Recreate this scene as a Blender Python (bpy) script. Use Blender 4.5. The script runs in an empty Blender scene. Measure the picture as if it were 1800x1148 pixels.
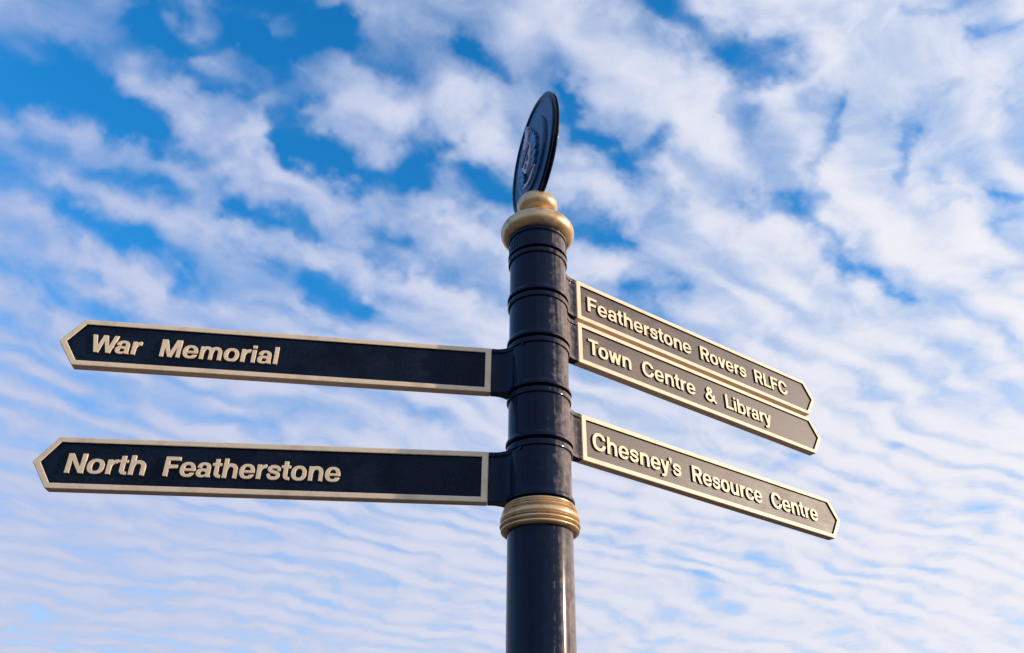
import bpy, bmesh, math, random
import numpy as np
from mathutils import Vector, Matrix

random.seed(7)
S = bpy.context.scene
COL = S.collection
R = math.radians

# ------------------------------------------------------------------ camera
PITCH, ROLL = R(32.3997), R(0.606)
FPX, PW, PH = 1495.54, 1800.0, 1148.0
CAM = Vector((-0.07197, -1.94105, 1.6))
ZO = 2.37445                                    # height of the fitted origin above the ground
_r = Vector((1, 0, 0)); _f = Vector((0, math.cos(PITCH), math.sin(PITCH))); _u = Vector((0, -math.sin(PITCH), math.cos(PITCH)))
RT = _r * math.cos(ROLL) + _u * math.sin(ROLL)
UP = -_r * math.sin(ROLL) + _u * math.cos(ROLL)
cd = bpy.data.cameras.new('camera')
cam = bpy.data.objects.new('camera', cd)
COL.objects.link(cam)
cd.sensor_fit = 'HORIZONTAL'; cd.sensor_width = 36.0
cd.lens = FPX / PW * 36.0
cd.clip_start = 0.05; cd.clip_end = 20000
m = Matrix((RT, UP, -_f)).transposed().to_4x4()
m.translation = CAM
cam.matrix_world = m
S.camera = cam

# ------------------------------------------------------------------ light
SUN_AZ, SUN_EL = R(-7.5), R(13.5)                 # azimuth counted from +X towards +Y
sun_dir = Vector((math.cos(SUN_EL) * math.cos(SUN_AZ), math.cos(SUN_EL) * math.sin(SUN_AZ), math.sin(SUN_EL)))
W = bpy.data.worlds.new('World'); S.world = W; W.use_nodes = True
nt = W.node_tree; nt.nodes.clear()
wo = nt.nodes.new('ShaderNodeOutputWorld'); bg = nt.nodes.new('ShaderNodeBackground')
sk = nt.nodes.new('ShaderNodeTexSky'); sk.sky_type = 'NISHITA'; sk.sun_disc = False
sk.sun_elevation = SUN_EL
sk.sun_rotation = math.pi / 2 - SUN_AZ           # nishita turns clockwise from +Y
sk.air_density = 1.0; sk.dust_density = 0.2; sk.ozone_density = 3.0
tint = nt.nodes.new('ShaderNodeHueSaturation'); tint.inputs['Saturation'].default_value = 1.32; tint.inputs['Value'].default_value = 1.2
nt.links.new(sk.outputs[0], tint.inputs['Color'])
nt.links.new(tint.outputs[0], bg.inputs[0])
bg.inputs[1].default_value = 0.15
nt.links.new(bg.outputs[0], wo.inputs[0])

sd = bpy.data.lights.new('sun', 'SUN'); sd.energy = 2.7; sd.angle = R(0.6); sd.color = (1.0, 0.80, 0.60)
so = bpy.data.objects.new('sun', sd); COL.objects.link(so)
so.location = (20, 2, 12)
so.rotation_euler = (-sun_dir).to_track_quat('-Z', 'Y').to_euler()

S.view_settings.view_transform = 'Standard'
S.view_settings.look = 'None'
S.view_settings.exposure = 0.8
S.view_settings.gamma = 1.0
S.view_settings.use_curve_mapping = False
S.render.engine = 'CYCLES'

# ------------------------------------------------------------------ helpers
def new_mat(name):
    mt = bpy.data.materials.new(name); mt.use_nodes = True
    t = mt.node_tree
    return mt, t, t.nodes['Principled BSDF']

def N(t, kind, **kw):
    n = t.nodes.new(kind)
    for k, v in kw.items():
        if k.startswith('i_'):
            n.inputs[k[2:].replace('_', ' ')].default_value = v
        else:
            setattr(n, k, v)
    return n

def link_obj(name, me, mat=None, parent=None, smooth=True, angle=32):
    o = bpy.data.objects.new(name, me)
    COL.objects.link(o)
    if mat is not None:
        me.materials.clear(); me.materials.append(mat)
    if parent is not None:
        o.parent = parent
    return o

def finish(bm, smooth=True, angle=32):
    bmesh.ops.recalc_face_normals(bm, faces=bm.faces)
    if smooth:
        lim = R(angle)
        for f in bm.faces: f.smooth = True
        for e in bm.edges:
            if len(e.link_faces) == 2 and e.calc_face_angle(0) > lim: e.smooth = False
    me = bpy.data.meshes.new('mesh'); bm.to_mesh(me); bm.free()
    return me

def lathe(profile, seg=144, x0=0.0, cap=True):
    """profile: list of (radius, z) from bottom to top"""
    bm = bmesh.new(); rings = []
    for r, z in profile:
        rings.append([bm.verts.new((x0 + r * math.cos(2 * math.pi * k / seg), r * math.sin(2 * math.pi * k / seg), z)) for k in range(seg)])
    for a, b in zip(rings[:-1], rings[1:]):
        for k in range(seg):
            bm.faces.new((a[k], a[(k + 1) % seg], b[(k + 1) % seg], b[k]))
    if cap:
        bm.faces.new(rings[0][::-1]); bm.faces.new(rings[-1])
    return finish(bm)

def arc(cr, cz, rr, rz, a0, a1, n=10):
    return [(cr + rr * math.cos(R(a0 + (a1 - a0) * i / n)), cz + rz * math.sin(R(a0 + (a1 - a0) * i / n))) for i in range(n + 1)]

# ------------------------------------------------------------------ materials
def paint_black():
    mt, t, b = new_mat('navy_black_paint')
    tc = N(t, 'ShaderNodeTexCoord')
    mp = N(t, 'ShaderNodeMapping'); mp.inputs['Scale'].default_value = (75, 75, 1.8)
    t.links.new(tc.outputs['Object'], mp.inputs[0])
    st = N(t, 'ShaderNodeTexNoise'); st.inputs['Scale'].default_value = 1.6; st.inputs['Detail'].default_value = 6; st.inputs['Roughness'].default_value = 0.62
    t.links.new(mp.outputs[0], st.inputs['Vector'])
    cl = N(t, 'ShaderNodeTexNoise'); cl.inputs['Scale'].default_value = 60; cl.inputs['Detail'].default_value = 7
    t.links.new(tc.outputs['Object'], cl.inputs['Vector'])
    fine = N(t, 'ShaderNodeTexNoise'); fine.inputs['Scale'].default_value = 420; fine.inputs['Detail'].default_value = 3
    t.links.new(tc.outputs['Object'], fine.inputs['Vector'])
    add = N(t, 'ShaderNodeMath', operation='MULTIPLY'); t.links.new(st.outputs['Fac'], add.inputs[0]); t.links.new(cl.outputs['Fac'], add.inputs[1])
    mr = N(t, 'ShaderNodeMapRange'); mr.inputs['From Min'].default_value = 0.14; mr.inputs['From Max'].default_value = 0.38
    mr.inputs['To Min'].default_value = 0.40; mr.inputs['To Max'].default_value = 0.60
    t.links.new(add.outputs[0], mr.inputs[0]); t.links.new(mr.outputs[0], b.inputs['Roughness'])
    cr = N(t, 'ShaderNodeValToRGB')
    cr.color_ramp.elements[0].position = 0.15; cr.color_ramp.elements[0].color = (0.0008, 0.005, 0.020, 1)
    cr.color_ramp.elements[1].position = 0.42; cr.color_ramp.elements[1].color = (0.003, 0.012, 0.042, 1)
    t.links.new(add.outputs[0], cr.inputs[0])
    # streaky wear, plus warm sun sheen painted into the colour on the sunward side
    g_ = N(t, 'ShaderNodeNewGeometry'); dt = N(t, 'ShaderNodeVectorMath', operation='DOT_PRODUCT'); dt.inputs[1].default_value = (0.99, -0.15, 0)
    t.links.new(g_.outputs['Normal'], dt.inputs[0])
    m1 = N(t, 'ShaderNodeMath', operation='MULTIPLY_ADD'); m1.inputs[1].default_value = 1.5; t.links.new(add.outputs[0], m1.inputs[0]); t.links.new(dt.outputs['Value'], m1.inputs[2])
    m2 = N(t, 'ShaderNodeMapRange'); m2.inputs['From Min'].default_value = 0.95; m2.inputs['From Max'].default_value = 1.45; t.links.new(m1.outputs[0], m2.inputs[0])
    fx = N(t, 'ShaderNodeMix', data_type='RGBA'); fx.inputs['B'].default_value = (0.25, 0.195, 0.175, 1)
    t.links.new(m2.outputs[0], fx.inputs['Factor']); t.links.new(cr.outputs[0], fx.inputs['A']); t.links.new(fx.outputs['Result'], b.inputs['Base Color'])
    bp = N(t, 'ShaderNodeBump'); bp.inputs['Strength'].default_value = 0.10; bp.inputs['Distance'].default_value = 0.0006
    ad2 = N(t, 'ShaderNodeMath', operation='MULTIPLY_ADD'); ad2.inputs[1].default_value = 2.5
    t.links.new(cl.outputs['Fac'], ad2.inputs[0]); t.links.new(fine.outputs['Fac'], ad2.inputs[2])
    t.links.new(ad2.outputs[0], bp.inputs['Height']); t.links.new(bp.outputs[0], b.inputs['Normal'])
    b.inputs['Coat Weight'].default_value = 0.8; b.inputs['Coat Roughness'].default_value = 0.12; b.inputs['Coat IOR'].default_value = 1.23; t.links.new(g_.outputs['Normal'], b.inputs['Coat Normal'])
    b.inputs['Specular IOR Level'].default_value = 0.05
    return mt

def paint_panel(name, c0, c1, spec, lo, hi, scratch=(14, 1, 110)):
    mt, t, b = new_mat(name); b.inputs['Specular IOR Level'].default_value = spec
    tc = N(t, 'ShaderNodeTexCoord')
    gr = N(t, 'ShaderNodeTexNoise'); gr.inputs['Scale'].default_value = 380; gr.inputs['Detail'].default_value = 4; gr.inputs['Roughness'].default_value = 0.7
    bl = N(t, 'ShaderNodeTexNoise'); bl.inputs['Scale'].default_value = 9; bl.inputs['Detail'].default_value = 6; bl.inputs['Roughness'].default_value = 0.6
    mp = N(t, 'ShaderNodeMapping'); mp.inputs['Scale'].default_value = scratch
    sc = N(t, 'ShaderNodeTexNoise'); sc.inputs['Scale'].default_value = 1.0; sc.inputs['Detail'].default_value = 6; sc.inputs['Roughness'].default_value = 0.7
    t.links.new(tc.outputs['Object'], gr.inputs['Vector']); t.links.new(tc.outputs['Object'], bl.inputs['Vector'])
    t.links.new(tc.outputs['Object'], mp.inputs[0]); t.links.new(mp.outputs[0], sc.inputs['Vector'])
    mx = N(t, 'ShaderNodeMath', operation='MULTIPLY'); t.links.new(bl.outputs['Fac'], mx.inputs[0]); t.links.new(sc.outputs['Fac'], mx.inputs[1])
    cr = N(t, 'ShaderNodeValToRGB')
    cr.color_ramp.elements[0].position = 0.19; cr.color_ramp.elements[0].color = (*c0, 1)
    cr.color_ramp.elements[1].position = 0.33; cr.color_ramp.elements[1].color = (*c1, 1)
    t.links.new(mx.outputs[0], cr.inputs[0]); t.links.new(cr.outputs[0], b.inputs['Base Color'])
    mr = N(t, 'ShaderNodeMapRange'); mr.inputs['From Min'].default_value = 0.15; mr.inputs['From Max'].default_value = 0.40
    mr.inputs['To Min'].default_value = lo; mr.inputs['To Max'].default_value = hi
    t.links.new(mx.outputs[0], mr.inputs[0]); t.links.new(mr.outputs[0], b.inputs['Roughness'])
    bp = N(t, 'ShaderNodeBump'); bp.inputs['Strength'].default_value = 0.6; bp.inputs['Distance'].default_value = 0.0006
    t.links.new(gr.outputs['Fac'], bp.inputs['Height']); t.links.new(bp.outputs[0], b.inputs['Normal'])
    return mt

def paint_gold(name, base, dark, metallic, rough, wear=0.5):
    mt, t, b = new_mat(name)
    tc = N(t, 'ShaderNodeTexCoord')
    n1 = N(t, 'ShaderNodeTexNoise'); n1.inputs['Scale'].default_value = 26; n1.inputs['Detail'].default_value = 8; n1.inputs['Roughness'].default_value = 0.68
    n2 = N(t, 'ShaderNodeTexNoise'); n2.inputs['Scale'].default_value = 380; n2.inputs['Detail'].default_value = 3
    n3 = N(t, 'ShaderNodeTexNoise'); n3.inputs['Scale'].default_value = 75; n3.inputs['Detail'].default_value = 5; n3.inputs['Roughness'].default_value = 0.8
    for n in (n1, n2, n3): t.links.new(tc.outputs['Object'], n.inputs['Vector'])
    cr = N(t, 'ShaderNodeValToRGB')
    cr.color_ramp.elements[0].position = 0.30; cr.color_ramp.elements[0].color = (*dark, 1)
    cr.color_ramp.elements[1].position = 0.52; cr.color_ramp.elements[1].color = (*base, 1)
    t.links.new(n1.outputs['Fac'], cr.inputs[0])
    chip = N(t, 'ShaderNodeMapRange'); chip.inputs['From Min'].default_value = 0.735; chip.inputs['From Max'].default_value = 0.76
    t.links.new(n3.outputs['Fac'], chip.inputs[0])
    cm = N(t, 'ShaderNodeMath', operation='MULTIPLY'); cm.inputs[1].default_value = wear; t.links.new(chip.outputs[0], cm.inputs[0])
    mx = N(t, 'ShaderNodeMix', data_type='RGBA'); mx.inputs['B'].default_value = (0.05, 0.035, 0.025, 1)
    t.links.new(cm.outputs[0], mx.inputs['Factor']); t.links.new(cr.outputs[0], mx.inputs['A'])
    t.links.new(mx.outputs['Result'], b.inputs['Base Color'])
    b.inputs['Metallic'].default_value = metallic
    b.inputs['Roughness'].default_value = rough
    bp = N(t, 'ShaderNodeBump'); bp.inputs['Strength'].default_value = 0.22; bp.inputs['Distance'].default_value = 0.0004
    ad = N(t, 'ShaderNodeMath', operation='ADD'); t.links.new(n2.outputs['Fac'], ad.inputs[0]); t.links.new(n1.outputs['Fac'], ad.inputs[1])
    t.links.new(ad.outputs[0], bp.inputs['Height']); t.links.new(bp.outputs[0], b.inputs['Normal'])
    return mt

M_BLACK = paint_black()
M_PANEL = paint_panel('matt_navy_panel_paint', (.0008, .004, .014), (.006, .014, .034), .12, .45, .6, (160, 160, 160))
M_WORN_LIT = paint_panel('worn_sunlit_panel_paint', (.040, .032, .032), (.130, .092, .082), .4, .42, .58)  # worn paint of the right arms, with their sunlit sheen put into the colour
M_FRAME = paint_gold('pale_gold_paint', (0.82, 0.64, 0.45), (0.66, 0.50, 0.33), 0.0, 0.5, 0.7)
M_LETTER = paint_gold('pale_gold_letter_paint', (0.85, 0.66, 0.44), (0.74, 0.56, 0.36), 0.0, 0.5, 0.2)
M_GOLD = paint_gold('gold_paint', (0.70, 0.49, 0.28), (0.34, 0.21, 0.10), 0.5, 0.36, 0.5)

# ------------------------------------------------------------------ ground
def ground_mat():
    mt, t, b = new_mat('block_paving_ground')
    tc = N(t, 'ShaderNodeTexCoord')
    br = N(t, 'ShaderNodeTexBrick'); br.inputs['Scale'].default_value = 5.0
    br.inputs['Color1'].default_value = (0.085, 0.056, 0.038, 1); br.inputs['Color2'].default_value = (0.065, 0.044, 0.031, 1); br.inputs['Mortar'].default_value = (0.05, 0.04, 0.03, 1)
    br.inputs['Mortar Size'].default_value = 0.012
    t.links.new(tc.outputs['Object'], br.inputs['Vector'])
    no = N(t, 'ShaderNodeTexNoise'); no.inputs['Scale'].default_value = 0.35; no.inputs['Detail'].default_value = 9
    t.links.new(tc.outputs['Object'], no.inputs['Vector'])
    mr = N(t, 'ShaderNodeMapRange'); mr.inputs['From Min'].default_value = 0.3; mr.inputs['From Max'].default_value = 0.7; mr.inputs['To Min'].default_value = 0.75; mr.inputs['To Max'].default_value = 1.15
    t.links.new(no.outputs['Fac'], mr.inputs[0])
    mx = N(t, 'ShaderNodeMix', data_type='RGBA', blend_type='MULTIPLY'); mx.inputs['Factor'].default_value = 1
    t.links.new(br.outputs['Color'], mx.inputs['A']); t.links.new(mr.outputs[0], mx.inputs['B'])
    t.links.new(mx.outputs['Result'], b.inputs['Base Color']); b.inputs['Roughness'].default_value = 0.85
    bp = N(t, 'ShaderNodeBump'); bp.inputs['Strength'].default_value = 0.4; bp.inputs['Distance'].default_value = 0.004
    t.links.new(br.outputs['Fac'], bp.inputs['Height']); bp.invert = True
    t.links.new(bp.outputs[0], b.inputs['Normal'])
    return mt

bm = bmesh.new()
rr = [0.0, 3, 12, 50, 200, 800, 2980]
prev = [bm.verts.new((0, 0, 0))]
for r in rr[1:]:
    ring = [bm.verts.new((r * math.cos(2 * math.pi * k / 96), r * math.sin(2 * math.pi * k / 96), 0)) for k in range(96)]
    for k in range(96):
        if len(prev) == 1: bm.faces.new((prev[0], ring[k], ring[(k + 1) % 96]))
        else: bm.faces.new((prev[k], ring[k], ring[(k + 1) % 96], prev[(k + 1) % 96]))
    prev = ring
g = link_obj('ground', finish(bm, False), ground_mat()); g['kind'] = 'structure'

# ------------------------------------------------------------------ sky dome with the cloud deck
CAMV = np.array(CAM)
rt, up, fw = np.array(RT), np.array(UP), np.array(_f)

# strokes of clear sky (negative) and of thick cloud (positive); each is a
# polyline of viewing directions noted from the place, half width, amount
HOLES = [
 ([(425,-40),(440,20),(470,75)],44,1.0), ([(265,15),(310,60),(420,82),(520,68),(595,62)],22,.9), ([(520,20),(600,45)],12,.4),
 ([(-40,140),(60,158),(140,172),(220,200),(285,228)],27,.95), ([(200,195),(240,215)],18,.6), ([(40,85),(150,115)],12,.35),
 ([(318,125),(385,152),(440,168)],13,.7), ([(525,210),(560,262),(620,305),(680,328),(722,312)],26,1.0), ([(745,235),(758,285)],18,.9),
 ([(385,362),(430,392),(500,402),(560,408)],15,.85), ([(485,210),(505,235),(525,262)],14,.7), ([(800,85),(850,98),(885,120)],15,.8),
 ([(600,80),(700,130)],10,.3), ([(840,320),(890,352)],26,.95), ([(765,268),(850,300)],14,.75), ([(330,255),(420,285)],12,.45),
 ([(200,290),(290,322),(340,330)],16,.5), ([(115,375),(160,395),(230,425)],15,.75), ([(240,430),(270,470),(330,505)],22,.85),
 ([(330,505),(380,535)],12,.5), ([(540,505),(600,522),(650,555)],13,.85), ([(600,380),(690,410)],10,.5), ([(640,425),(700,460)],12,.6),
 ([(60,480),(100,515)],16,.6), ([(150,495),(210,545)],12,.4), ([(400,440),(480,470)],10,.35), ([(760,470),(840,520)],8,.3),
 ([(1150,-30),(1190,25),(1255,85),(1330,120)],30,1.0), ([(1290,80),(1345,85)],24,.8), ([(1300,120),(1300,185),(1330,205)],20,.8),
 ([(1005,150),(1015,220),(1050,250),(1100,300)],13,.8), ([(1000,235),(1040,250)],14,.5), ([(1095,300),(1140,270),(1185,225)],13,.75),
 ([(1120,320),(1150,318)],12,.5), ([(1165,345),(1190,352)],9,.5), ([(1358,368),(1400,378),(1450,425),(1490,478)],17,1.0),
 ([(1480,470),(1540,492),(1600,522)],10,.95), ([(1395,352),(1420,315)],9,.6), ([(1425,285),(1450,235),(1460,205)],8,.6),
 ([(1400,200),(1460,190)],10,.35), ([(1010,388),(1080,406)],13,.85), ([(1100,495),(1175,506)],15,.85), ([(1080,540),(1180,560)],8,.25),
 ([(1595,200),(1592,260),(1585,300)],8,.6), ([(1610,180),(1680,150)],6,.3), ([(1715,50),(1790,66)],9,.7), ([(1590,20),(1690,10)],7,.4),
 ([(1730,345),(1840,345)],6,.7), ([(1735,410),(1795,378)],8,.45), ([(1660,300),(1672,345)],6,.4), ([(1750,180),(1760,200)],8,.4),
 ([(1548,800),(1575,786)],13,.85), ([(1470,848),(1540,845)],8,.5), ([(1588,855),(1600,862)],8,.5), ([(1440,965),(1480,1000),(1535,1012)],11,.8),
 ([(1235,1025),(1300,1060)],13,.8), ([(1345,1000),(1400,1040),(1450,1065)],11,.75), ([(1705,885),(1735,935)],13,.6), ([(1610,960),(1640,990)],13,.6),
 ([(1325,785),(1375,808)],10,.6), ([(1030,645),(1075,680)],14,.4), ([(1470,1110),(1500,1118)],9,.6), ([(1660,592),(1695,606)],10,.5),
 ([(1560,1075),(1570,1080)],9,.5), ([(1080,960),(1110,980)],10,.4), ([(1050,870),(1100,890)],10,.3), ([(1520,680),(1560,700)],9,.25),
 ([(540,600),(640,620)],9,.3), ([(20,640),(90,690)],12,.3), ([(140,665),(220,720)],12,.35), ([(420,735),(520,760)],10,.25),
]
CLOUDS = [
 ([(590,190),(640,165),(690,190),(735,215),(690,245),(640,235),(600,215)],42,.75), ([(800,170),(840,150),(860,190),(860,240),(830,265),(890,280)],38,.7),
 ([(225,120),(265,140),(310,180),(350,215)],24,.65), ([(405,315),(420,285),(455,240),(500,290),(560,330),(620,358),(700,352),(780,375),(880,412)],26,.85),
 ([(440,345),(520,368),(620,385)],18,.5), ([(10,215),(60,205),(120,235),(190,262),(250,258),(310,285),(335,340)],25,.6), ([(120,330),(200,352),(280,375),(380,398),(430,412)],21,.75),
 ([(430,412),(520,425),(600,450),(650,475),(720,495),(800,535),(900,580)],26,.75), ([(-20,365),(50,385),(110,430),(170,470),(270,515)],29,.75), ([(0,520),(60,560),(130,575)],28,.5),
 ([(930,-10),(1010,30),(1090,80),(1160,130),(1220,180),(1270,240)],58,.75), ([(1040,150),(1130,190),(1200,240)],30,.5), ([(1240,-10),(1310,40),(1400,60),(1450,110)],34,.6),
 ([(1300,190),(1350,155),(1420,140)],17,.5), ([(1470,300),(1500,360),(1550,420),(1620,450),(1720,520),(1820,560)],50,.55), ([(1600,10),(1700,100),(1800,160)],50,.3), ([(1190,350),(1280,400),(1380,430)],34,.45),
 ([(355,-5),(390,30),(400,55)],24,.4), ([(490,30),(530,32)],16,.35), ([(-20,10),(60,30),(160,60)],38,.28), ([(350,98),(400,100),(460,112)],15,.5), ([(60,40),(60,120)],20,.2),
 ([(570,10),(680,20),(760,60)],20,.35), ([(1000,300),(1040,330),(1080,350)],26,.5), ([(910,440),(1000,450),(1080,470)],25,.4),
 ([(250,520),(330,545),(440,540),(520,560),(600,580)],22,.35), ([(540,440),(580,500)],14,.3),
]

def catmull(pts, n=8):
    P = [np.array(p, float) for p in pts]
    P = [2 * P[0] - P[1]] + P + [2 * P[-1] - P[-2]]
    out = []
    for i in range(1, len(P) - 2):
        for k in range(n):
            t = k / n
            out.append(0.5 * ((2 * P[i]) + (-P[i-1] + P[i+1]) * t + (2*P[i-1] - 5*P[i] + 4*P[i+1] - P[i+2]) * t * t + (-P[i-1] + 3*P[i] - 3*P[i+1] + P[i+2]) * t ** 3))
    out.append(P[-2])
    return np.array(out)

def seg_dist(px, py, poly):
    d = np.full(px.shape, 1e9)
    for a, b in zip(poly[:-1], poly[1:]):
        ab = b - a; L = ab @ ab + 1e-9
        t = np.clip(((px - a[0]) * ab[0] + (py - a[1]) * ab[1]) / L, 0, 1)
        d = np.minimum(d, np.hypot(px - a[0] - t * ab[0], py - a[1] - t * ab[1]))
    return d

def vnoise(x, y, seed):
    rs = np.random.RandomState(seed); T = rs.rand(256, 256)
    xi = np.floor(x).astype(int); yi = np.floor(y).astype(int); fx = x - xi; fy = y - yi
    fx = fx * fx * fx * (fx * (fx * 6 - 15) + 10); fy = fy * fy * fy * (fy * (fy * 6 - 15) + 10)
    g = lambda a, b: T[b & 255, a & 255]
    return (g(xi, yi) * (1 - fx) + g(xi + 1, yi) * fx) * (1 - fy) + (g(xi, yi + 1) * (1 - fx) + g(xi + 1, yi + 1) * fx) * fy - 0.5
def fbm(x, y, seed, oct_=4, ro=.5):
    r = 0; a = 1; q = 1
    for k in range(oct_):
        r = r + a * vnoise(x * q + 17.3 * k, y * q - 9.1 * k, seed + k); a *= ro; q *= 2.03
    return r

def build_sky():
    az_d = np.linspace(50, 130, 500); az_s = np.linspace(130, 410, 141)[1:-1]
    az = np.radians(np.concatenate([az_d, az_s]))
    el = np.radians(np.concatenate([np.array([-1.5, 0, 2, 4, 6, 8]), np.linspace(9.5, 57, 330), np.array([60, 64, 69, 74, 79, 84, 88, 89.9])]))
    A, E = np.meshgrid(az, el)
    D = np.stack([np.cos(E) * np.cos(A), np.cos(E) * np.sin(A), np.sin(E)], -1)
    z = D @ fw; zz = np.where(z > 0.15, z, 0.15)
    px = PW / 2 + FPX * (D @ rt) / zz; py = PH / 2 - FPX * (D @ up) / zz
    infr = (z > 0.2) & (px > -150) & (px < PW + 150) & (py > -150) & (py < PH + 150)
    fade = np.clip(np.minimum.reduce([(px + 150) / 150, (PW + 150 - px) / 150, (py + 150) / 150, (PH + 150 - py) / 150]), 0, 1) * (z > 0.2)
    # large scale cover: thinner towards the upper left, a full sheet to the right and low down
    X = np.clip(px / PW, -0.4, 1.4); Y = np.clip(py / PH, -0.4, 1.4)
    base = 0.27 + 0.30 * np.clip(X - 0.30, 0, .5) / .5 + (0.36 - .12 * np.clip(X - .3, 0, .5) / .5) * np.clip((Y - 0.28) / 0.4, 0, 1) + (.09 + .07 * (1 - X)) * np.clip((Y - .45) / .4, 0, 1)
    base = base * (z > 0.2) + (0.56 + 0.12 * D[..., 0]) * (z <= 0.2)
    pos = np.zeros_like(base); neg = np.zeros_like(base)
    sub = np.where(infr); sx, sy = px[sub], py[sub]
    wx = sx + 46 * fbm(sx / 85, sy / 70, 3, 5, .58); wy = sy + 38 * fbm(sx / 85, sy / 70, 33, 5, .58)
    p_ = np.zeros(len(sx)); n_ = np.zeros(len(sx))
    for poly, hw, s in CLOUDS:
        d = seg_dist(wx, wy, catmull(poly)); p_ = p_ + s * np.exp(-(d / (hw * 1.15)) ** 2) * (1 - 0.5 * p_.clip(0, 1))
    for poly, hw, s in HOLES:
        if np.mean([q[1] for q in poly]) > 580: s = s * .6
        d = seg_dist(wx, wy, catmull(poly)); n_ = n_ + s * np.exp(-(d / (hw * 1.45 + 3)) ** 2) * (1 - 0.6 * n_.clip(0, 1))
    pos[sub] = p_; neg[sub] = n_
    cover = base + fade * (0.48 * pos - 0.54 * neg)
    na, ne = len(az), len(el)
    verts = (D * 3000).reshape(-1, 3)
    i = np.arange(ne - 1)[:, None] * na; j = np.arange(na)[None, :]; j2 = (j + 1) % na
    faces = np.stack([i + j, i + na + j, i + na + j2, i + j2], -1).reshape(-1, 4)
    me = bpy.data.meshes.new('sky')
    me.vertices.add(len(verts)); me.vertices.foreach_set('co', verts.astype(np.float32).ravel())
    me.loops.add(faces.size); me.loops.foreach_set('vertex_index', faces.astype(np.int32).ravel())
    me.polygons.add(len(faces)); me.polygons.foreach_set('loop_start', (np.arange(len(faces)) * 4).astype(np.int32))
    me.update(calc_edges=True); me.validate()
    at = me.attributes.new('cover', 'FLOAT', 'POINT'); at.data.foreach_set('value', cover.astype(np.float32).ravel())
    me.polygons.foreach_set('use_smooth', np.ones(len(faces), bool))
    return me

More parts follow.
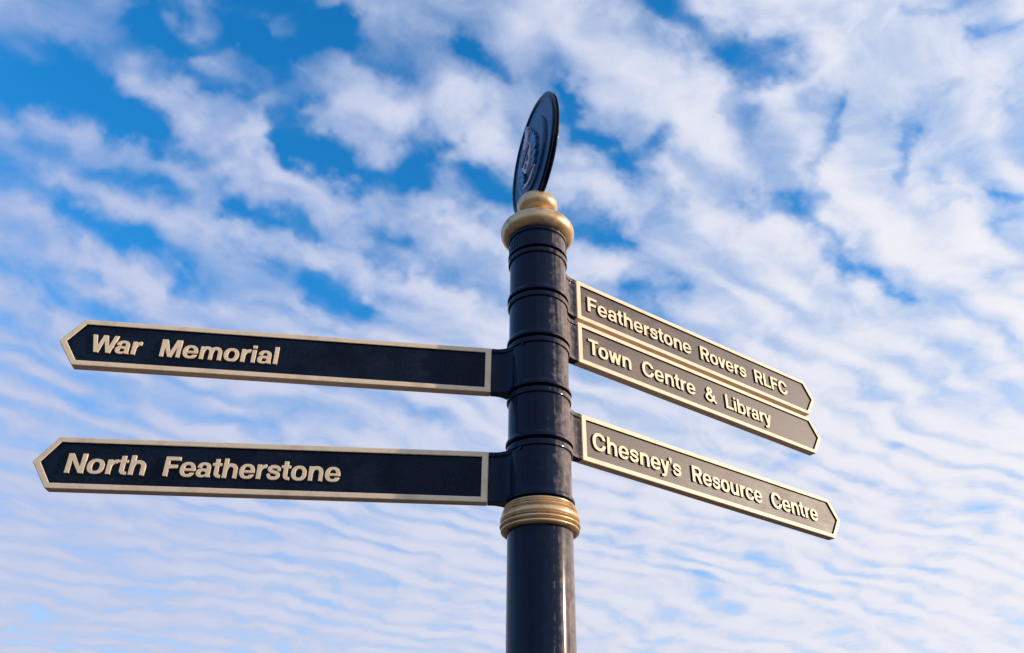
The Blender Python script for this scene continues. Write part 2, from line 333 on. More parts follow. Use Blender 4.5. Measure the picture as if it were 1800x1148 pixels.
def sky_mat():
    mt = bpy.data.materials.new('altocumulus_sky'); mt.use_nodes = True
    t = mt.node_tree; t.nodes.clear(); L = t.links.new
    def M(op, a=None, b=None, c=None, clamp=False):
        n = t.nodes.new('ShaderNodeMath'); n.operation = op; n.use_clamp = clamp
        for k, v in enumerate((a, b, c)):
            if v is None: continue
            if isinstance(v, (int, float)): n.inputs[k].default_value = v
            else: L(v, n.inputs[k])
        return n.outputs[0]
    def VM(op, a, b=None):
        n = t.nodes.new('ShaderNodeVectorMath'); n.operation = op
        for k, v in enumerate((a, b)):
            if v is None: continue
            if isinstance(v, (tuple, Vector)): n.inputs[k].default_value = v
            else: L(v, n.inputs[k])
        return n.outputs['Value'] if op in ('DOT_PRODUCT', 'LENGTH') else n.outputs['Vector']
    def noise(vec, sc, det, ro=0.55, dist=0.0):
        n = t.nodes.new('ShaderNodeTexNoise'); n.inputs['Scale'].default_value = sc; n.inputs['Detail'].default_value = det
        n.inputs['Roughness'].default_value = ro; n.inputs['Distortion'].default_value = dist; L(vec, n.inputs['Vector'])
        return n
    def mapr(v, a, b, c, d, smooth=False):
        n = t.nodes.new('ShaderNodeMapRange'); n.clamp = True
        if smooth: n.interpolation_type = 'SMOOTHSTEP'
        L(v, n.inputs[0])
        for k, q in zip(('From Min', 'From Max', 'To Min', 'To Max'), (a, b, c, d)): n.inputs[k].default_value = q
        return n.outputs[0]
    def mixc(f, a, b):
        n = t.nodes.new('ShaderNodeMix'); n.data_type = 'RGBA'
        if isinstance(f, (int, float)): n.inputs['Factor'].default_value = f
        else: L(f, n.inputs['Factor'])
        for k, v in (('A', a), ('B', b)):
            if isinstance(v, tuple): n.inputs[k].default_value = (*v, 1)
            else: L(v, n.inputs[k])
        return n.outputs['Result']
    geo = t.nodes.new('ShaderNodeNewGeometry')
    d = VM('NORMALIZE', geo.outputs['Position'])
    sp = t.nodes.new('ShaderNodeSeparateXYZ'); L(d, sp.inputs[0])
    zc = M('ADD', M('MAXIMUM', sp.outputs['Z'], 0.0), 0.18)
    u = M('DIVIDE', sp.outputs['X'], zc); v = M('DIVIDE', sp.outputs['Y'], zc)
    cb = t.nodes.new('ShaderNodeCombineXYZ'); L(u, cb.inputs[0]); L(v, cb.inputs[1]); P = cb.outputs[0]
    # slow warp of the whole deck
    w1 = noise(P, 2.2, 3, 0.5); wv = VM('SUBTRACT', w1.outputs['Color'], (0.5, 0.5, 0.5))
    sc = t.nodes.new('ShaderNodeVectorMath'); sc.operation = 'SCALE'; L(wv, sc.inputs[0]); sc.inputs['Scale'].default_value = 0.30
    w2 = noise(P, 9.0, 3, 0.5); wv2 = VM('SUBTRACT', w2.outputs['Color'], (0.5, 0.5, 0.5))
    sc2 = t.nodes.new('ShaderNodeVectorMath'); sc2.operation = 'SCALE'; L(wv2, sc2.inputs[0]); sc2.inputs['Scale'].default_value = 0.09
    Pw = VM('ADD', VM('ADD', P, sc.outputs['Vector']), sc2.outputs['Vector'])
    s2 = t.nodes.new('ShaderNodeSeparateXYZ'); L(Pw, s2.inputs[0])
    # long rolls of cloud, turning slowly with distance
    ang = mapr(v, 0.8, 2.1, R(52), R(27))
    ph = M('SUBTRACT', M('MULTIPLY', s2.outputs['Y'], M('COSINE', ang)), M('MULTIPLY', s2.outputs['X'], M('SINE', ang)))
    roll = M('MULTIPLY_ADD', M('SINE', M('MULTIPLY', ph, 2 * math.pi / 0.098)), 0.5, 0.5)
    roll = M('MULTIPLY', roll, mapr(noise(P, 5.0, 2).outputs['Fac'], 0.36, 0.60, 0.2, 1.0))
    # the rolls break up into rounded lumps
    along = M('ADD', M('MULTIPLY', s2.outputs['X'], M('COSINE', ang)), M('MULTIPLY', s2.outputs['Y'], M('SINE', ang)))
    c2 = t.nodes.new('ShaderNodeCombineXYZ'); L(M('MULTIPLY', along, 9.0), c2.inputs[0]); L(M('MULTIPLY', ph, 9.5), c2.inputs[1])
    lumps = noise(c2.outputs[0], 1.0, 5, 0.55, 0.2).outputs['Fac']
    big = noise(Pw, 3.2, 3, 0.55).outputs['Fac']
    wisp = noise(Pw, 24, 6, 0.62, 0.3).outputs['Fac']
    at = t.nodes.new('ShaderNodeAttribute'); at.attribute_name = 'cover'
    den = M('ADD', at.outputs['Fac'], M('MULTIPLY', M('SUBTRACT', roll, 0.38), mapr(sp.outputs['Z'], .66, .38, .24, .46)))
    den = M('ADD', den, M('MULTIPLY', M('SUBTRACT', lumps, 0.5), mapr(sp.outputs['Z'], .66, .38, .85, 1.15)))
    den = M('ADD', den, M('MULTIPLY', M('SUBTRACT', big, 0.5), mapr(sp.outputs['Z'], .6, .35, .7, .45)))
    den = M('ADD', den, M('MULTIPLY', M('SUBTRACT', wisp, 0.5), mapr(VM('DOT_PRODUCT', d, tuple(sun_dir)), -0.3, 0.4, 0.14, 0.32)))
    # the gap the sun shines through
    sdot = VM('DOT_PRODUCT', d, tuple(sun_dir))
    den = M('SUBTRACT', den, mapr(sdot, 0.990, 0.998, 0.0, 2.0, True))
    alpha = mapr(den, -0.15, 0.85, 0.0, 1.0, True)
    alpha = M('MULTIPLY', alpha, mapr(sdot, 0.990, 0.998, 1.0, 0.0, True))
    thick = mapr(den, 0.45, 1.10, 0.0, 1.0, True)
    # forward scattering: whiter towards the sun, greyer blue away from it
    tow = mapr(sdot, -0.45, 0.72, 0.0, 1.0)
    low = mapr(sp.outputs['Z'], 0.62, 0.2, 0.0, 1.0)
    lo_c = mixc(tow, (0.42, 0.51, 0.78), (0.72, 0.78, 0.92))
    hi_c = mixc(tow, (0.54, 0.60, 0.82), (0.97, 0.95, 0.97))
    col = mixc(thick, lo_c, hi_c)
    col = mixc(M('MULTIPLY', low, 0.22), col, mixc(tow, (0.70, 0.73, 0.86), (0.97, 0.95, 0.97)))
    em = t.nodes.new('ShaderNodeEmission'); L(col, em.inputs['Color']); em.inputs['Strength'].default_value = 0.575
    tr = t.nodes.new('ShaderNodeBsdfTransparent')
    ms = t.nodes.new('ShaderNodeMixShader'); L(alpha, ms.inputs[0]); L(tr.outputs[0], ms.inputs[1]); L(em.outputs[0], ms.inputs[2])
    out = t.nodes.new('ShaderNodeOutputMaterial'); L(ms.outputs[0], out.inputs['Surface'])
    mt.cycles.emission_sampling = 'NONE'
    return mt

so_ = link_obj('sky', build_sky(), sky_mat()); so_['kind'] = 'structure'

# ------------------------------------------------------------------ glyphs (heavy grotesque lettering, drawn as fields)
def rect(x0, y0, x1, y1): return lambda X, Y: np.maximum(np.maximum(x0 - X, X - x1), np.maximum(y0 - Y, Y - y1))
def quad(*p):
    """convex polygon, clockwise or not"""
    p = [np.array(q, float) for q in p]; c = sum(p) / len(p)
    def f(X, Y):
        r = np.full(X.shape, -1e9)
        for a, b in zip(p, p[1:] + p[:1]):
            n = np.array([b[1] - a[1], a[0] - b[0]]); n = n / (np.hypot(*n) + 1e-9)
            if (c - a) @ n > 0: n = -n
            r = np.maximum(r, (X - a[0]) * n[0] + (Y - a[1]) * n[1])
        return r
    return f
def ell(cx, cy, a, b, e=2.25):
    return lambda X, Y: ((np.abs((X - cx) / a) ** e + np.abs((Y - cy) / b) ** e) ** (1 / e) - 1) * min(a, b)
def U(*fs): return lambda X, Y: np.minimum.reduce([f(X, Y) for f in fs])
def I(*fs): return lambda X, Y: np.maximum.reduce([f(X, Y) for f in fs])
def SUB(a, b): return lambda X, Y: np.maximum(a(X, Y), -b(X, Y))
def ring(cx, cy, a, b, ai, bi): return SUB(ell(cx, cy, a, b), ell(cx, cy, ai, bi))
def stroke(pts, hw):
    poly = catmull(pts, 8)
    return lambda X, Y: seg_dist(X, Y, poly) - hw
HP = rect
w = 0.205
def arch(cx, a, ai, top=0.745):     # the shoulder of n, h, m
    return I(ring(cx, 0.42, a, top + 0.012 - 0.42, ai, top - 0.42 - 0.165), rect(cx - a * 0.95, 0.42, 2, 2))
G = {}
G['l'] = (rect(0, 0, w, 1), w, .07, .07)
G['i'] = (U(rect(0, 0, w, .74), rect(0, .84, w, 1)), w, .07, .07)
G['L'] = (U(rect(0, 0, .215, 1), rect(0, 0, .70, .175)), .70, .07, .01)
G['F'] = (U(rect(0, 0, .215, 1), rect(0, .825, .72, 1), rect(0, .42, .64, .59)), .72, .07, .02)
G['E'] = (U(rect(0, 0, .215, 1), rect(0, .825, .72, 1), rect(0, .42, .66, .59), rect(0, 0, .74, .175)), .74, .07, .04)
G['H'] = (U(rect(0, 0, .21, 1), rect(.6, 0, .81, 1), rect(0, .42, .8, .6)), .81, .07, .07)
G['T'] = (U(rect(.275, 0, .49, 1), rect(0, .825, .765, 1)), .765, .02, -.06)
G['A'] = (U(quad((0, 0), (.22, 0), (.54, 1), (.33, 1)), quad((.87, 0), (.65, 0), (.33, 1), (.54, 1)), rect(.2, .2, .66, .36)), .87, 0, 0)
G['O'] = (ring(.5, .5, .5, .52, .275, .345), 1.0, .04, .04)
G['N'] = (U(rect(0, 0, .205, 1), rect(.62, 0, .825, 1), quad((0, 1), (.215, 1), (.825, 0), (.61, 0))), .825, .07, .07)
G['M'] = (U(rect(0, 0, .195, 1), rect(.80, 0, .995, 1), quad((.02, 1), (.275, 1), (.59, 0), (.41, 0)), quad((.975, 1), (.72, 1), (.405, 0), (.585, 0))), .995, .07, .07)
G['W'] = (U(quad((0, 1), (.215, 1), (.46, 0), (.25, 0)), quad((.54, 1), (.74, 1), (.46, 0), (.27, 0)), quad((.56, 1), (.76, 1), (1.04, 0), (.84, 0)), quad((1.30, 1), (1.085, 1), (.84, 0), (1.05, 0))), 1.30, .01, -.07)
G['v'] = (U(quad((0, .74), (.215, .74), (.46, 0), (.235, 0)), quad((.695, .74), (.48, .74), (.235, 0), (.46, 0))), .695, -.01, -.01)
G['w'] = (U(quad((0, .74), (.205, .74), (.40, 0), (.20, 0)), quad((.40, .74), (.58, .74), (.40, 0), (.22, 0)), quad((.42, .74), (.60, .74), (.80, 0), (.61, 0)), quad((1.0, .74), (.80, .74), (.60, 0), (.80, 0))), 1.0, -.01, .0)
G['y'] = (U(quad((0, .74), (.22, .74), (.47, .06), (.27, -.02)), quad((.70, .74), (.49, .74), (.22, -.14), (.42, -.12)), quad((.22, -.10), (.425, -.10), (.36, -.22), (.20, -.27)), rect(.05, -.275, .25, -.125)), .70, -.01, -.01)
G['o'] = (ring(.38, .37, .38, .385, .175, .235), .76, .035, .035)
G['e'] = (SUB(U(ring(.375, .37, .375, .385, .175, .245), I(rect(.1, .305, .72, .425), ell(.375, .37, .375, .385))), quad((.42, .305), (1, .305), (1, .225), (.53, .205))), .75, .035, .03)
G['c'] = (SUB(ring(.375, .37, .375, .385, .175, .235), quad((.40, .40), (.46, .48), (1, .50), (1, .25), (.46, .26), (.40, .34))), .71, .035, .02)
G['C'] = (SUB(ring(.47, .5, .47, .52, .255, .345), quad((.52, .53), (.60, .645), (1.2, .66), (1.2, .36), (.60, .37), (.52, .47))), .93, .04, .02)
G['a'] = (U(rect(.475, .03, .675, .52), I(ring(.355, .50, .32, .255, .125, .115), rect(0, .50, 1, 1)), rect(.035, .48, .235, .53),
            SUB(ell(.27, .215, .27, .228), ell(.335, .205, .135, .095)), I(rect(.25, .30, .60, .43), rect(0, 0, 1, 1)), quad((.475, .10), (.675, .12), (.72, 0), (.51, 0))), .72, .03, .02)
G['a'] = (SUB(G['a'][0], ell(.335, .205, .135, .095)), .72, .03, .02)
G['r'] = (U(rect(0, 0, w, .74), I(ring(.46, .36, .36, .395, .26, .215), rect(.08, .38, .455, 1))), .46, .07, .0)
G['n'] = (U(rect(0, 0, w, .74), arch(.365, .345, .145), rect(.507, 0, .71, .43)), .71, .07, .06)
G['h'] = (U(rect(0, 0, w, 1), arch(.365, .345, .145), rect(.507, 0, .71, .43)), .71, .07, .06)
G['m'] = (U(rect(0, 0, .2, .74), arch(.335, .31, .115), rect(.447, 0, .643, .43), arch(.775, .315, .12), rect(.89, 0, 1.09, .43)), 1.09, .07, .06)
G['u'] = ((lambda f: (lambda X, Y: f(.71 - X, .74 - Y)))(G['n'][0]), .71, .06, .07)
G['b'] = (U(rect(0, 0, w, 1), ring(.395, .37, .365, .385, .17, .235)), .76, .07, .035)
G['t'] = (U(rect(.12, .2, .325, .95), rect(0, .60, .45, .74), I(ring(.43, .24, .31, .255, .105, .10), rect(0, -.1, .45, .24))), .45, .0, .02)
G['s'] = (U(stroke([(.585, .525), (.55, .60), (.45, .655), (.34, .668), (.21, .648), (.125, .585), (.115, .51), (.18, .445), (.32, .395), (.46, .355), (.555, .295), (.565, .20), (.50, .12), (.37, .075), (.26, .078), (.145, .125), (.09, .225)], .084),), .67, .03, .03)
G['s'] = (G['s'][0], .66, .03, .03)
G['S'] = (stroke([(.70, .70), (.62, .85), (.42, .92), (.2, .85), (.13, .70), (.25, .58), (.5, .48), (.70, .36), (.72, .22), (.6, .1), (.42, .07), (.2, .12), (.1, .3)], .1), .83, .03, .03)
G['R'] = (U(rect(0, 0, .215, 1), rect(.1, .83, .48, 1), rect(.1, .395, .48, .565), I(ring(.46, .6975, .35, .3025, .135, .135), rect(.46, 0, 2, 2)), quad((.34, .48), (.575, .48), (.80, 0), (.555, 0))), .81, .07, .03)
G['&'] = (stroke([(.80, .05), (.62, .24), (.32, .60), (.22, .74), (.24, .86), (.36, .925), (.48, .88), (.51, .76), (.42, .64), (.22, .50), (.11, .36), (.10, .20), (.22, .08), (.38, .065), (.53, .15), (.64, .30), (.69, .46)], .083), .90, .05, .05)
G['’'] = (U(rect(0, .80, .20, 1), quad((.10, .82), (.20, .82), (.165, .70), (.06, .63), (.06, .70))), .20, .01, .01)

def contours(f, x0, x1, y0, y1, n, grow=0.0):
    """marching squares, returns closed loops"""
    xs = np.arange(x0, x1 + n, n); ys = np.arange(y0, y1 + n, n)
    X, Y = np.meshgrid(xs, ys); V = f(X, Y) - grow + 1e-7
    segs = {}
    def pt(i, j, k):
        if k == 0: a, b = (i, j), (i, j + 1)
        else: a, b = (i, j), (i + 1, j)
        va, vb = V[a], V[b]; t = va / (va - vb)
        return (xs[a[1]] + (xs[b[1]] - xs[a[1]]) * t, ys[a[0]] + (ys[b[0]] - ys[a[0]]) * t)
    ins = V < 0
    mixed = (ins[:-1, :-1].astype(int) + ins[1:, :-1] + ins[:-1, 1:] + ins[1:, 1:])
    for i, j in zip(*np.where((mixed > 0) & (mixed < 4))):
        c = (ins[i, j], ins[i, j + 1], ins[i + 1, j + 1], ins[i + 1, j])
        e = [(i, j, 0), (i, j + 1, 1), (i + 1, j, 0), (i, j, 1)]   # bottom right top left
        cr = [k for k in range(4) if c[k] != c[(k + 1) % 4]]
        if len(cr) == 2: pairs = [(cr[0], cr[1])]
        else: pairs = [(0, 1), (2, 3)] if not c[0] == True else [(0, 3), (1, 2)]
        if len(cr) == 4: pairs = [(3, 0), (1, 2)] if c[0] else [(0, 1), (2, 3)]
        for a, b in pairs:
            segs.setdefault(e[a], []).append(e[b]); segs.setdefault(e[b], []).append(e[a])
    loops = []; seen = set()
    for s in list(segs):
        if s in seen: continue
        lp = [s]; seen.add(s); cur = s
        while True:
            nx = [q for q in segs[cur] if q not in seen]
            if not nx: break
            cur = nx[0]; seen.add(cur); lp.append(cur)
        if len(lp) > 6: loops.append([pt(*q) for q in lp])
    return loops

def simplify(lp, eps):
    P = np.array(lp); n = len(P)
    k0 = int(np.argmax(np.hypot(*(P - P.mean(0)).T))); P = np.roll(P, -k0, 0)
    P = np.vstack([P, P[:1]])
    keep = np.zeros(len(P), bool); keep[0] = keep[-1] = True
    mid = int(np.argmax(np.hypot(*(P - P[0]).T))); keep[mid] = True
    st = [(0, mid), (mid, len(P) - 1)]
    while st:
        a, b = st.pop()
        if b <= a + 1: continue
        ab = P[b] - P[a]; L = np.hypot(*ab) + 1e-12
        dd = np.abs((P[a+1:b, 0] - P[a, 0]) * ab[1] - (P[a+1:b, 1] - P[a, 1]) * ab[0]) / L
        k = int(np.argmax(dd))
        if dd[k] > eps:
            keep[a + 1 + k] = True; st += [(a, a + 1 + k), (a + 1 + k, b)]
    return P[:-1][keep[:-1]]

_loops = {}
def glyph_loops(ch):
    if ch not in _loops:
        f, adv, _, _ = G[ch]
        _loops[ch] = [simplify(l, 0.0035) for l in contours(f, -.06, adv + .12, -.36, 1.08, 0.014, 0.002)]
    return _loops[ch]

def relief(loops, height, bevel, sx=1.0, sy=1.0):
    """raised shape from outlines in the XY plane, as mesh with its face towards -Y, standing in XZ"""
    cu = bpy.data.curves.new('outline', 'CURVE'); cu.dimensions = '2D'; cu.fill_mode = 'BOTH'
    for lp in loops:
        s = cu.splines.new('POLY'); s.points.add(len(lp) - 1)
        for p, q in zip(s.points, lp): p.co = (q[0] * sx, q[1] * sy, 0, 1)
        s.use_cyclic_u = True
    cu.extrude = height / 2 - bevel; cu.bevel_depth = bevel; cu.bevel_resolution = 1; cu.offset = -bevel
    o = bpy.data.objects.new('tmp', cu); COL.objects.link(o)
    dg = bpy.context.evaluated_depsgraph_get(); dg.update()
    me = bpy.data.meshes.new_from_object(o.evaluated_get(dg))
    bpy.data.objects.remove(o); bpy.data.curves.remove(cu)
    me.materials.clear()
    me.transform(Matrix(((1, 0, 0, 0), (0, 0, -1, 0), (0, 1, 0, 0), (0, 0, 0, 1))))
    return me

# ------------------------------------------------------------------ the signpost
PX = -0.001
root = bpy.data.objects.new('signpost', None); COL.objects.link(root)
root.location = (PX, 0, 0)
root['label'] = 'navy and gold cast iron fingerpost with five lettered arms and a round crest on top'
root['category'] = 'signpost'

RB = 0.0782
sleeves = [-0.0485, 0.0994, 0.2416, 0.3875, 0.5298, 0.6760]     # bottoms; the last is the head
# shaft
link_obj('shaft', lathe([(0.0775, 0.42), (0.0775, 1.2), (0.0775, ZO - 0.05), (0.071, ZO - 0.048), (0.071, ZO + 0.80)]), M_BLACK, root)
# base, below the picture
link_obj('base', lathe([(0.150, 0.0), (0.150, 0.05), (0.142, 0.058), (0.118, 0.066), (0.118, 0.34), (0.124, 0.35), (0.124, 0.372), (0.112, 0.385), (0.095, 0.40), (0.088, 0.43), (0.0778, 0.44)]), M_BLACK, root)
# gold moulded collar
z = ZO
prof = [(0.0778, z - .1185), (0.0862, z - .1185)] + arc(.0862, z - .1130, .0068, .0046, -80, 80, 8) + [(.0858, z - .1076)] + arc(.0890, z - .1025, .0067, .0044, -85, 85, 8) + [(.0862, z - .0972), (.0864, z - .0962)] \
     + [(.0915, z - .0955), (.0936, z - .0942)] + arc(.0780, z - .0860, .0166, .0120, -40, 40, 8) + [(.0915, z - .0765), (.0855, z - .0755), (.0850, z - .0738)] + arc(.0862, z - .0702, .0036, .0028, -85, 85, 6) + [(.0834, z - .0664)] \
     + arc(.0840, z - .0630, .0034, .0027, -85, 85, 6) + [(.0812, z - .0594)] + arc(.0818, z - .0562, .0026, .0025, -85, 80, 5) + [(.0790, z - .0528), (.0740, z - .0520)]
link_obj('collar', lathe(prof), M_GOLD, root)

M_SLIT = None
for i, zb in enumerate(sleeves[:5]):
    b0 = ZO + zb; top = ZO + sleeves[i + 1]
    h = top - b0
    pr = [(.0720, b0 + .0005), (.0830, b0 + .0005), (.0840, b0 + .0014), (.0842, b0 + .0075), (.0830, b0 + .0092), (.0812, b0 + .0110), (.0798, b0 + .0140), (RB + .0004, b0 + .0185), (RB, b0 + .024),
          (RB, b0 + h - .0280), (RB, b0 + h - .0228), (.0812, b0 + h - .0224), (.0824, b0 + h - .0212), (.0828, b0 + h - .0190), (.0828, b0 + h - .0092), (.0820, b0 + h - .0078), (.0806, b0 + h - .0071), (.0720, b0 + h - .0068)]
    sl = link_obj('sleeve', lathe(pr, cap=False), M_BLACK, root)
    for az, dz in ((203, h - .0165), (203, .0052)):
        bm = bmesh.new()
        bmesh.ops.create_cone(bm, cap_ends=True, segments=14, radius1=.0036, radius2=.0030, depth=.003)
        rr_ = .0835 if dz < .01 else .0828
        mt4 = Matrix.Translation((rr_ * math.cos(R(az)), rr_ * math.sin(R(az)), b0 + dz)) @ Matrix.Rotation(R(az), 4, 'Z') @ Matrix.Rotation(R(90), 4, 'Y')
        bmesh.ops.transform(bm, matrix=mt4, verts=bm.verts)
        link_obj('grub_screw', finish(bm), M_BLACK, sl)

# head band with raised name
b0 = ZO + .6760
head = link_obj('head', lathe([(.0745, b0 + .0005), (.0828, b0 + .0005), (.0838, b0 + .0018), (.0838, b0 + .0075), (.0828, b0 + .0088), (RB + .002, b0 + .0095), (RB + .002, b0 + .0545), (.0828, b0 + .0550), (.0838, b0 + .0565),
                        (.0838, b0 + .064), (.0828, b0 + .0652), (RB + .002, b0 + .066), (RB + .002, b0 + .079), (.083, b0 + .083), (.083, b0 + .090), (.06, b0 + .092)], cap=False), M_BLACK, root)
def wrap(me, rad, az_end, x_end):
    for v_ in me.vertices:
        a = R(az_end) - (x_end - v_.co.x) / rad
        rr_ = rad - v_.co.y
        v_.co = (rr_ * math.cos(a), rr_ * math.sin(a), v_.co.z)
    me.update()
word = 'FEATHERSTONE'; capn = .030
adv = []; x = 0
for ch in word:
    x += G[ch][2]; adv.append(x); x += G[ch][1] + G[ch][3] + .04
xe = x * capn
for ch, a in zip(word, adv):
    me = relief(glyph_loops(ch), .0036, .0005, capn, capn)
    for v_ in me.vertices: v_.co.x += a * capn; v_.co.z += b0 + .0165
    wrap(me, RB + .002, 226, xe)
    link_obj('letter', me, M_BLACK, head)

# gold torus and bead under the crest
zt = ZO + .773
link_obj('ring_moulding', lathe([(.050, zt - .030)] + [(.074, zt - .0285)] + arc(.0775, zt, .0285, .0285, -88, 88, 22) + [(.060, zt + .030), (.046, zt + .036), (.040, zt + .050), (.036, zt + .085)], seg=160), M_GOLD, root)
zc_ = ZO + .879
link_obj('bead', lathe([(.030, zc_ - .031)] + arc(.022, zc_, .038, .033, -80, 88, 20) + [(.020, zc_ + .0345), (.016, zc_ + .040), (.010, zc_ + .042)], seg=128), M_GOLD, root)

# ---- crest disc
DA = R(17.6); DR = .2004; DT = .0225; DZ = ZO + 1.0795
# local frame: X along the disc (towards the near edge), Y through it (away from the crest face), Z up
dX = Vector((math.sin(DA), -math.cos(DA), 0)); dN = Vector((-math.cos(DA), -math.sin(DA), 0))
dm = Matrix((dX, -dN, Vector((0, 0, 1)))).transposed().to_4x4()
dm.translation = Vector((-.0065, 0, DZ))
def disc_lathe(profile, seg=160):
    """profile (radius, y): revolve about the local Y axis"""
    bm = bmesh.new(); rings = []
    for r, y in profile:
        rings.append([bm.verts.new((r * math.cos(2 * math.pi * k / seg), y, r * math.sin(2 * math.pi * k / seg))) for k in range(seg)])
    for a, b in zip(rings[:-1], rings[1:]):
        for k in range(seg): bm.faces.new((a[k], b[k], b[(k + 1) % seg], a[(k + 1) % seg]))
    bm.faces.new(rings[0]); bm.faces.new(rings[-1][::-1])
    return finish(bm)
hT = DT / 2
def side(sgn):
    # face profile from the centre outwards
    return [(.170, sgn * .002), (.1765, sgn * (hT - .0048)), (.1775, sgn * (hT - .0040)), (.179, sgn * (hT - .0008)), (.1805, sgn * hT), (.1895, sgn * hT), (.191, sgn * (hT - .0006)), (.1925, sgn * (hT - .0035)), (.1925, sgn * (hT - .0050)),
            (.1985, sgn * (hT - .0054)), (DR, sgn * (hT - .0060)), (DR, sgn * .0034), (DR - .0060, sgn * .0026)]
M_DISC, t_, b_ = new_mat('gloss_navy_paint')
b_.inputs['Base Color'].default_value = (.010, .062, .170, 1); b_.inputs['Roughness'].default_value = .4; b_.inputs['Specular IOR Level'].default_value = .12  # bluer base: the reflected sky is put into the colour
b_.inputs['Coat Weight'].default_value = 0.35; b_.inputs['Coat Roughness'].default_value = .12
tc_ = N(t_, 'ShaderNodeTexCoord'); nn_ = N(t_, 'ShaderNodeTexNoise'); nn_.inputs['Scale'].default_value = 90; nn_.inputs['Detail'].default_value = 6
t_.links.new(tc_.outputs['Object'], nn_.inputs['Vector']); bb_ = N(t_, 'ShaderNodeBump'); bb_.inputs['Strength'].default_value = .15; bb_.inputs['Distance'].default_value = .0008
t_.links.new(nn_.outputs['Fac'], bb_.inputs['Height']); t_.links.new(bb_.outputs[0], b_.inputs['Normal'])
plate = link_obj('crest_disc', disc_lathe([(.004, -(hT - .0045)), (.1772, -(hT - .0045)), (.1772, hT - .0045), (.004, hT - .0045)]), M_DISC, root)
link_obj('rim', disc_lathe(side(-1) + side(1)[::-1]), M_BLACK, plate)
plate.matrix_local = dm
yb = -(hT - .0045)
# raised oval boss
boss = link_obj('boss', disc_lathe([(.004, yb - .0095), (.112, yb - .0095), (.120, yb - .0090), (.124, yb - .0070), (.1255, yb - .004), (.1260, yb + .002), (.004, yb + .002)]), M_DISC, plate)
yf = yb - .0095

def blob_loops(f, x0, x1, y0, y1, n=.0016): return [simplify(l, .00025) for l in contours(f, x0, x1, y0, y1, n)]
def crest_part(name, f, h, bev, y, mat, ext=(-.12, .12, -.12, .12)):
    me = relief(blob_loops(f, *ext), h, bev, 1.12, 1.18)
    for v_ in me.vertices: v_.co.y += y
    for p in me.polygons: p.use_smooth = False
    return link_obj(name, me, mat, plate)
def mat_tint(name, c, ro):
    mt, t, b = new_mat(name); b.inputs['Roughness'].default_value = ro
    tc = N(t, 'ShaderNodeTexCoord'); n1 = N(t, 'ShaderNodeTexNoise'); n1.inputs['Scale'].default_value = 60; n1.inputs['Detail'].default_value = 5
    t.links.new(tc.outputs['Object'], n1.inputs['Vector'])
    cr = N(t, 'ShaderNodeValToRGB'); cr.color_ramp.elements[0].color = (*[q * .6 for q in c], 1); cr.color_ramp.elements[1].color = (*c, 1)
    cr.color_ramp.elements[0].position = .3; cr.color_ramp.elements[1].position = .6
    t.links.new(n1.outputs['Fac'], cr.inputs[0]); t.links.new(cr.outputs[0], b.inputs['Base Color']); return mt
M_CB = mat_tint('crest_blue_paint', (.03, .15, .34), .3)
M_CP = mat_tint('crest_pale_paint', (.55, .53, .66), .35)
M_CR = mat_tint('crest_red_paint', (.10, .02, .03), .35)
def leafy(cx, cy, r, n, ph, dep=.3, ang=0):
    def f(X, Y):
        x_, y_ = X - cx, Y - cy; th = np.arctan2(y_, x_)
        return np.hypot(x_, y_) - r * (1 + dep * np.cos(n * th + ph) + .12 * np.cos((2 * n + 1) * th + ph))
    return f
# shield: straight top, pointed foot
def shield(cx, ty, wd, ht):
    return I(rect(cx - wd, ty - ht * 1.1, cx + wd, ty), ell(cx - wd * .95, ty - .18 * ht, wd * 1.98, ht * .84, 2), ell(cx + wd * .95, ty - .18 * ht, wd * 1.98, ht * .84, 2))
mantle = U(*[leafy(s * dx, dy, rr_, n, ph) for s in (-1, 1) for dx, dy, rr_, n, ph in
             ((.030, .030, .020, 5, .3), (.046, .012, .018, 4, 1.1), (.052, -.014, .016, 5, 2.0), (.050, -.040, .015, 4, .2), (.040, -.060, .013, 5, 1.4), (.020, .048, .014, 4, .5))])
crest_part('mantling', mantle, .0090, .0012, yf - .004, M_CB)
crest_part('shield', shield(0, .016, .034, .088), .0150, .0016, yf - .006, M_CP)
crest_part('shield_band', I(shield(0, .012, .030, .078), quad((-.034, -.012), (-.034, -.028), (.034, .004), (.034, .020))), .0040, .0006, yf - .0148, M_CR)
crest_part('shield_charge', U(leafy(-.012, .0, .007, 5, 0), leafy(.014, -.024, .007, 5, 1), leafy(.0, -.042, .006, 5, 2)), .0040, .0006, yf - .0148, M_CB)
crest_part('helmet', U(ell(0, .034, .015, .017), rect(-.013, .018, .013, .030)), .018, .003, yf - .008, M_CP)
crest_part('crest_flower', U(leafy(0, .066, .015, 6, .5), leafy(-.012, .054, .009, 4, 0), leafy(.012, .056, .009, 4, 0), leafy(0, .087, .009, 5, 0), rect(-.003, .045, .003, .085)), .014, .0018, yf - .006, M_CP)
crest_part('motto_ribbon', stroke([(-.044, -.074), (-.02, -.086), (0, -.089), (.02, -.086), (.044, -.074)], .0055), .006, .001, yf - .0025, M_CP)

# ---- finger arms
FT = .0264; HT = FT / 2; REC = .0050; FH = .13; BD = .0142
def prism_ring(outer, inner, y0, y1):
    bm = bmesh.new(); n = len(outer)
    def ring_(p, y): return [bm.verts.new((q[0], y, q[1])) for q in p]
    of, ob, inf, inb = ring_(outer, y0), ring_(outer, y1), ring_(inner, y0), ring_(inner, y1)
    for k in range(n):
        j = (k + 1) % n
        bm.faces.new((of[k], of[j], inf[j], inf[k])); bm.faces.new((ob[j], ob[k], inb[k], inb[j]))
        bm.faces.new((of[j], of[k], ob[k], ob[j])); bm.faces.new((inf[k], inf[j], inb[j], inb[k]))
    return finish(bm, False)

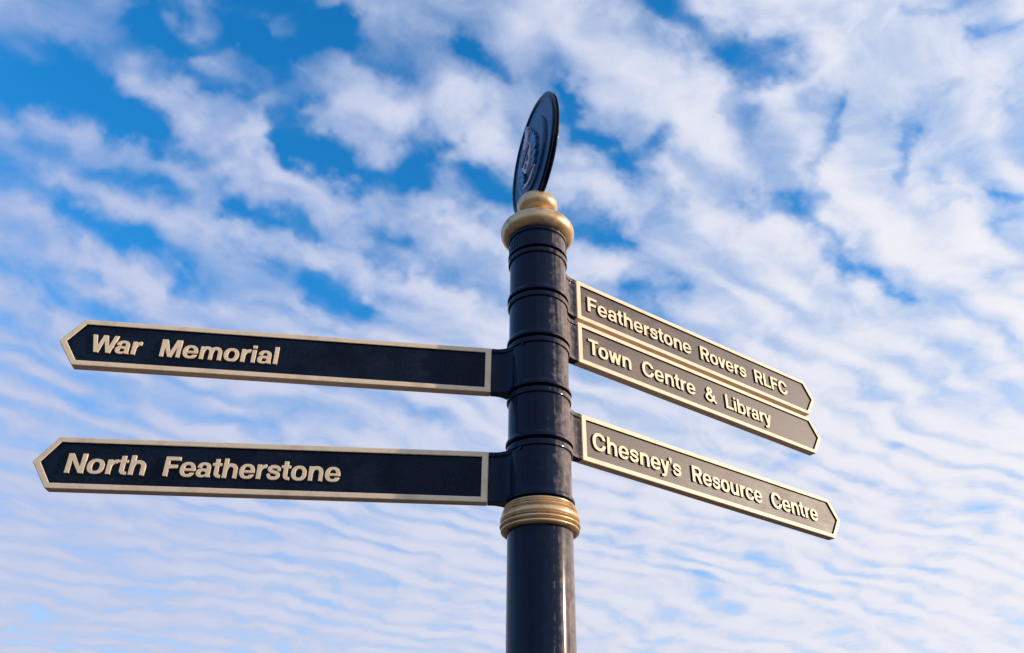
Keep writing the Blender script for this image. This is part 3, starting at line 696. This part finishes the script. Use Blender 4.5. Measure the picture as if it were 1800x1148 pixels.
def finger(az, zb, left, r0, Ln, words, label):
    sg = -1 if left else 1
    tip = .0459
    # outline in (s, z): s measured outward from the axis
    outer = [(r0, 0), (r0 + Ln, 0), (r0 + Ln + tip, FH / 2), (r0 + Ln, FH), (r0, FH)]
    c = .0068
    inner = [(r0 + BD + .002, BD), (r0 + Ln - c, BD), (r0 + Ln + tip - .0185, FH / 2), (r0 + Ln - c, FH - BD), (r0 + BD + .002, FH - BD)]
    outer = [(sg * a, b) for a, b in outer]; inner = [(sg * a, b) for a, b in inner]
    # the dark casting: panel and bracket in one
    bm = bmesh.new()
    pin = [(a, b) for a, b in inner]
    yv = HT - REC
    big = [(a + sg * dx * .004, b + dz * .004) for (a, b), dx, dz in zip(pin, (-1, 1, 1, 1, -1), (-1, -1, 0, 1, 1))]
    fr = [bm.verts.new((a, -yv, b)) for a, b in big]; bk = [bm.verts.new((a, yv, b)) for a, b in big]
    bm.faces.new(fr); bm.faces.new(bk[::-1])
    for k in range(5): bm.faces.new((fr[k], fr[(k + 1) % 5], bk[(k + 1) % 5], bk[k]))
    # bracket: I-section lofted from the pole to the board
    fl = .0105; secs = []
    ns = 16
    for k in range(ns + 1):
        s = .050 + (r0 - .0004 - .050) * k / ns
        q = max(0.0, (r0 - .012 - s) / (r0 - .012 - .050))
        yw = (HT - .0042) + (.064 - HT) * q ** 2.1
        yfl = (HT - .0006) + (.0665 - HT) * q ** 2.1
        lo, hi = .0008, FH - .0008
        sec = [(-yfl, lo), (-yfl, lo + fl), (-yw, lo + fl + .0035), (-yw, hi - fl - .0035), (-yfl, hi - fl), (-yfl, hi), (yfl, hi), (yfl, hi - fl), (yw, hi - fl - .0035), (yw, lo + fl + .0035), (yfl, lo + fl), (yfl, lo)]
        secs.append([bm.verts.new((sg * s, a, b)) for a, b in sec])
    for A, B in zip(secs[:-1], secs[1:]):
        for k in range(12): bm.faces.new((A[k], A[(k + 1) % 12], B[(k + 1) % 12], B[k]))
    bm.faces.new(secs[0]); bm.faces.new(secs[-1][::-1])
    me = finish(bm, True, 28)
    fo = link_obj('direction_arm', me, M_PANEL if left else M_WORN_LIT, root)
    me.materials.append(M_BLACK)
    for p in me.polygons:
        if abs(p.center.x) < r0: p.material_index = 1
    fo.location = (0, 0, ZO + zb)
    fo.rotation_euler = (0, 0, R(az - 180) if left else R(az))
    fo['label'] = label
    bv = fo.modifiers.new('bevel', 'BEVEL'); bv.width = .0012; bv.segments = 2; bv.limit_method = 'ANGLE'; bv.angle_limit = R(40)
    f2 = link_obj('frame', prism_ring(outer, inner, -HT, HT), M_FRAME, fo)
    f2.data.materials.append(M_PANEL)
    for q, p in enumerate(f2.data.polygons): p.material_index = 1 if q % 4 == 3 else 0  # inner walls dark all round: shade inside the frame put into the colour
    bv = f2.modifiers.new('bevel', 'BEVEL'); bv.width = .0024; bv.segments = 3; bv.limit_method = 'ANGLE'; bv.angle_limit = R(30)
    bv.harden_normals = True
    for p in f2.data.polygons: p.use_smooth = True
    # raised letters
    cap = .0492; base = .0396
    for wd, a0, a1 in words:
        x = 0; xs_ = []
        for n_, ch in enumerate(wd):
            if n_: x += G[ch][2]
            xs_.append(x); x += G[ch][1]
            if n_ < len(wd) - 1: x += G[ch][3]
        want = abs(a1 - a0)
        k = want / (x * cap)
        print('word', wd, 'stretch', round(k, 3))
        xl = -(r0 + max(a0, a1)) if left else r0 + min(a0, a1)
        for ch, q in zip(wd, xs_):
            key = (ch, round(k, 4), left)
            if key not in LM: LM[key] = relief(glyph_loops(ch), REC + .0004, .0006, cap * k, cap); LM[key].materials.append(M_LETTER); LM[key].materials.append(M_LETTER if left else M_PANEL)  # right-arm letter sides dark: shade away from the sun put into the colour
            if lo_new(key):
                for p in LM[key].polygons: p.material_index = 0 if p.normal.y < -.45 else 1
            lo_ = bpy.data.objects.new('letter', LM[key]); COL.objects.link(lo_); lo_.parent = fo
            lo_.location = (xl + q * cap * k, -yv - REC / 2 + .0004 + random.uniform(-.0001, .0001), base + random.uniform(-.0003, .0003))
            lo_.rotation_euler = (0, R(random.uniform(-.35, .35)), 0)
LM = {}; _done = set()
def lo_new(k):
    r = k not in _done; _done.add(k); return r
finger(186.73, sleeves[2], True, .1258, 1.0210, [('War', .992, .8705), ('Memorial', .8245, .5390)], 'upper left arm reading War Memorial')
finger(183.42, sleeves[0], True, .1258, 1.0216, [('North', .989, .8070), ('Featherstone', .7640, .3520)], 'lower left arm reading North Featherstone')
finger(35.30, sleeves[4], False, .1290, 1.0165, [('Featherstone', .0400, .4590), ('Rovers', .5005, .7110), ('RLFC', .7530, .9160)], 'topmost right arm reading Featherstone Rovers RLFC')
finger(35.47, sleeves[3], False, .1290, 1.0150, [('Town', .0370, .1970), ('Centre', .2400, .4580), ('&', .5010, .5500), ('Library', .5915, .8045)], 'middle right arm reading Town Centre & Library')
finger(35.20, sleeves[1], False, .1290, 1.0200, [('Chesney’s', .0355, .3560), ('Resource', .4000, .6920), ('Centre', .7340, .9510)], 'lowest right arm reading Chesney’s Resource Centre')
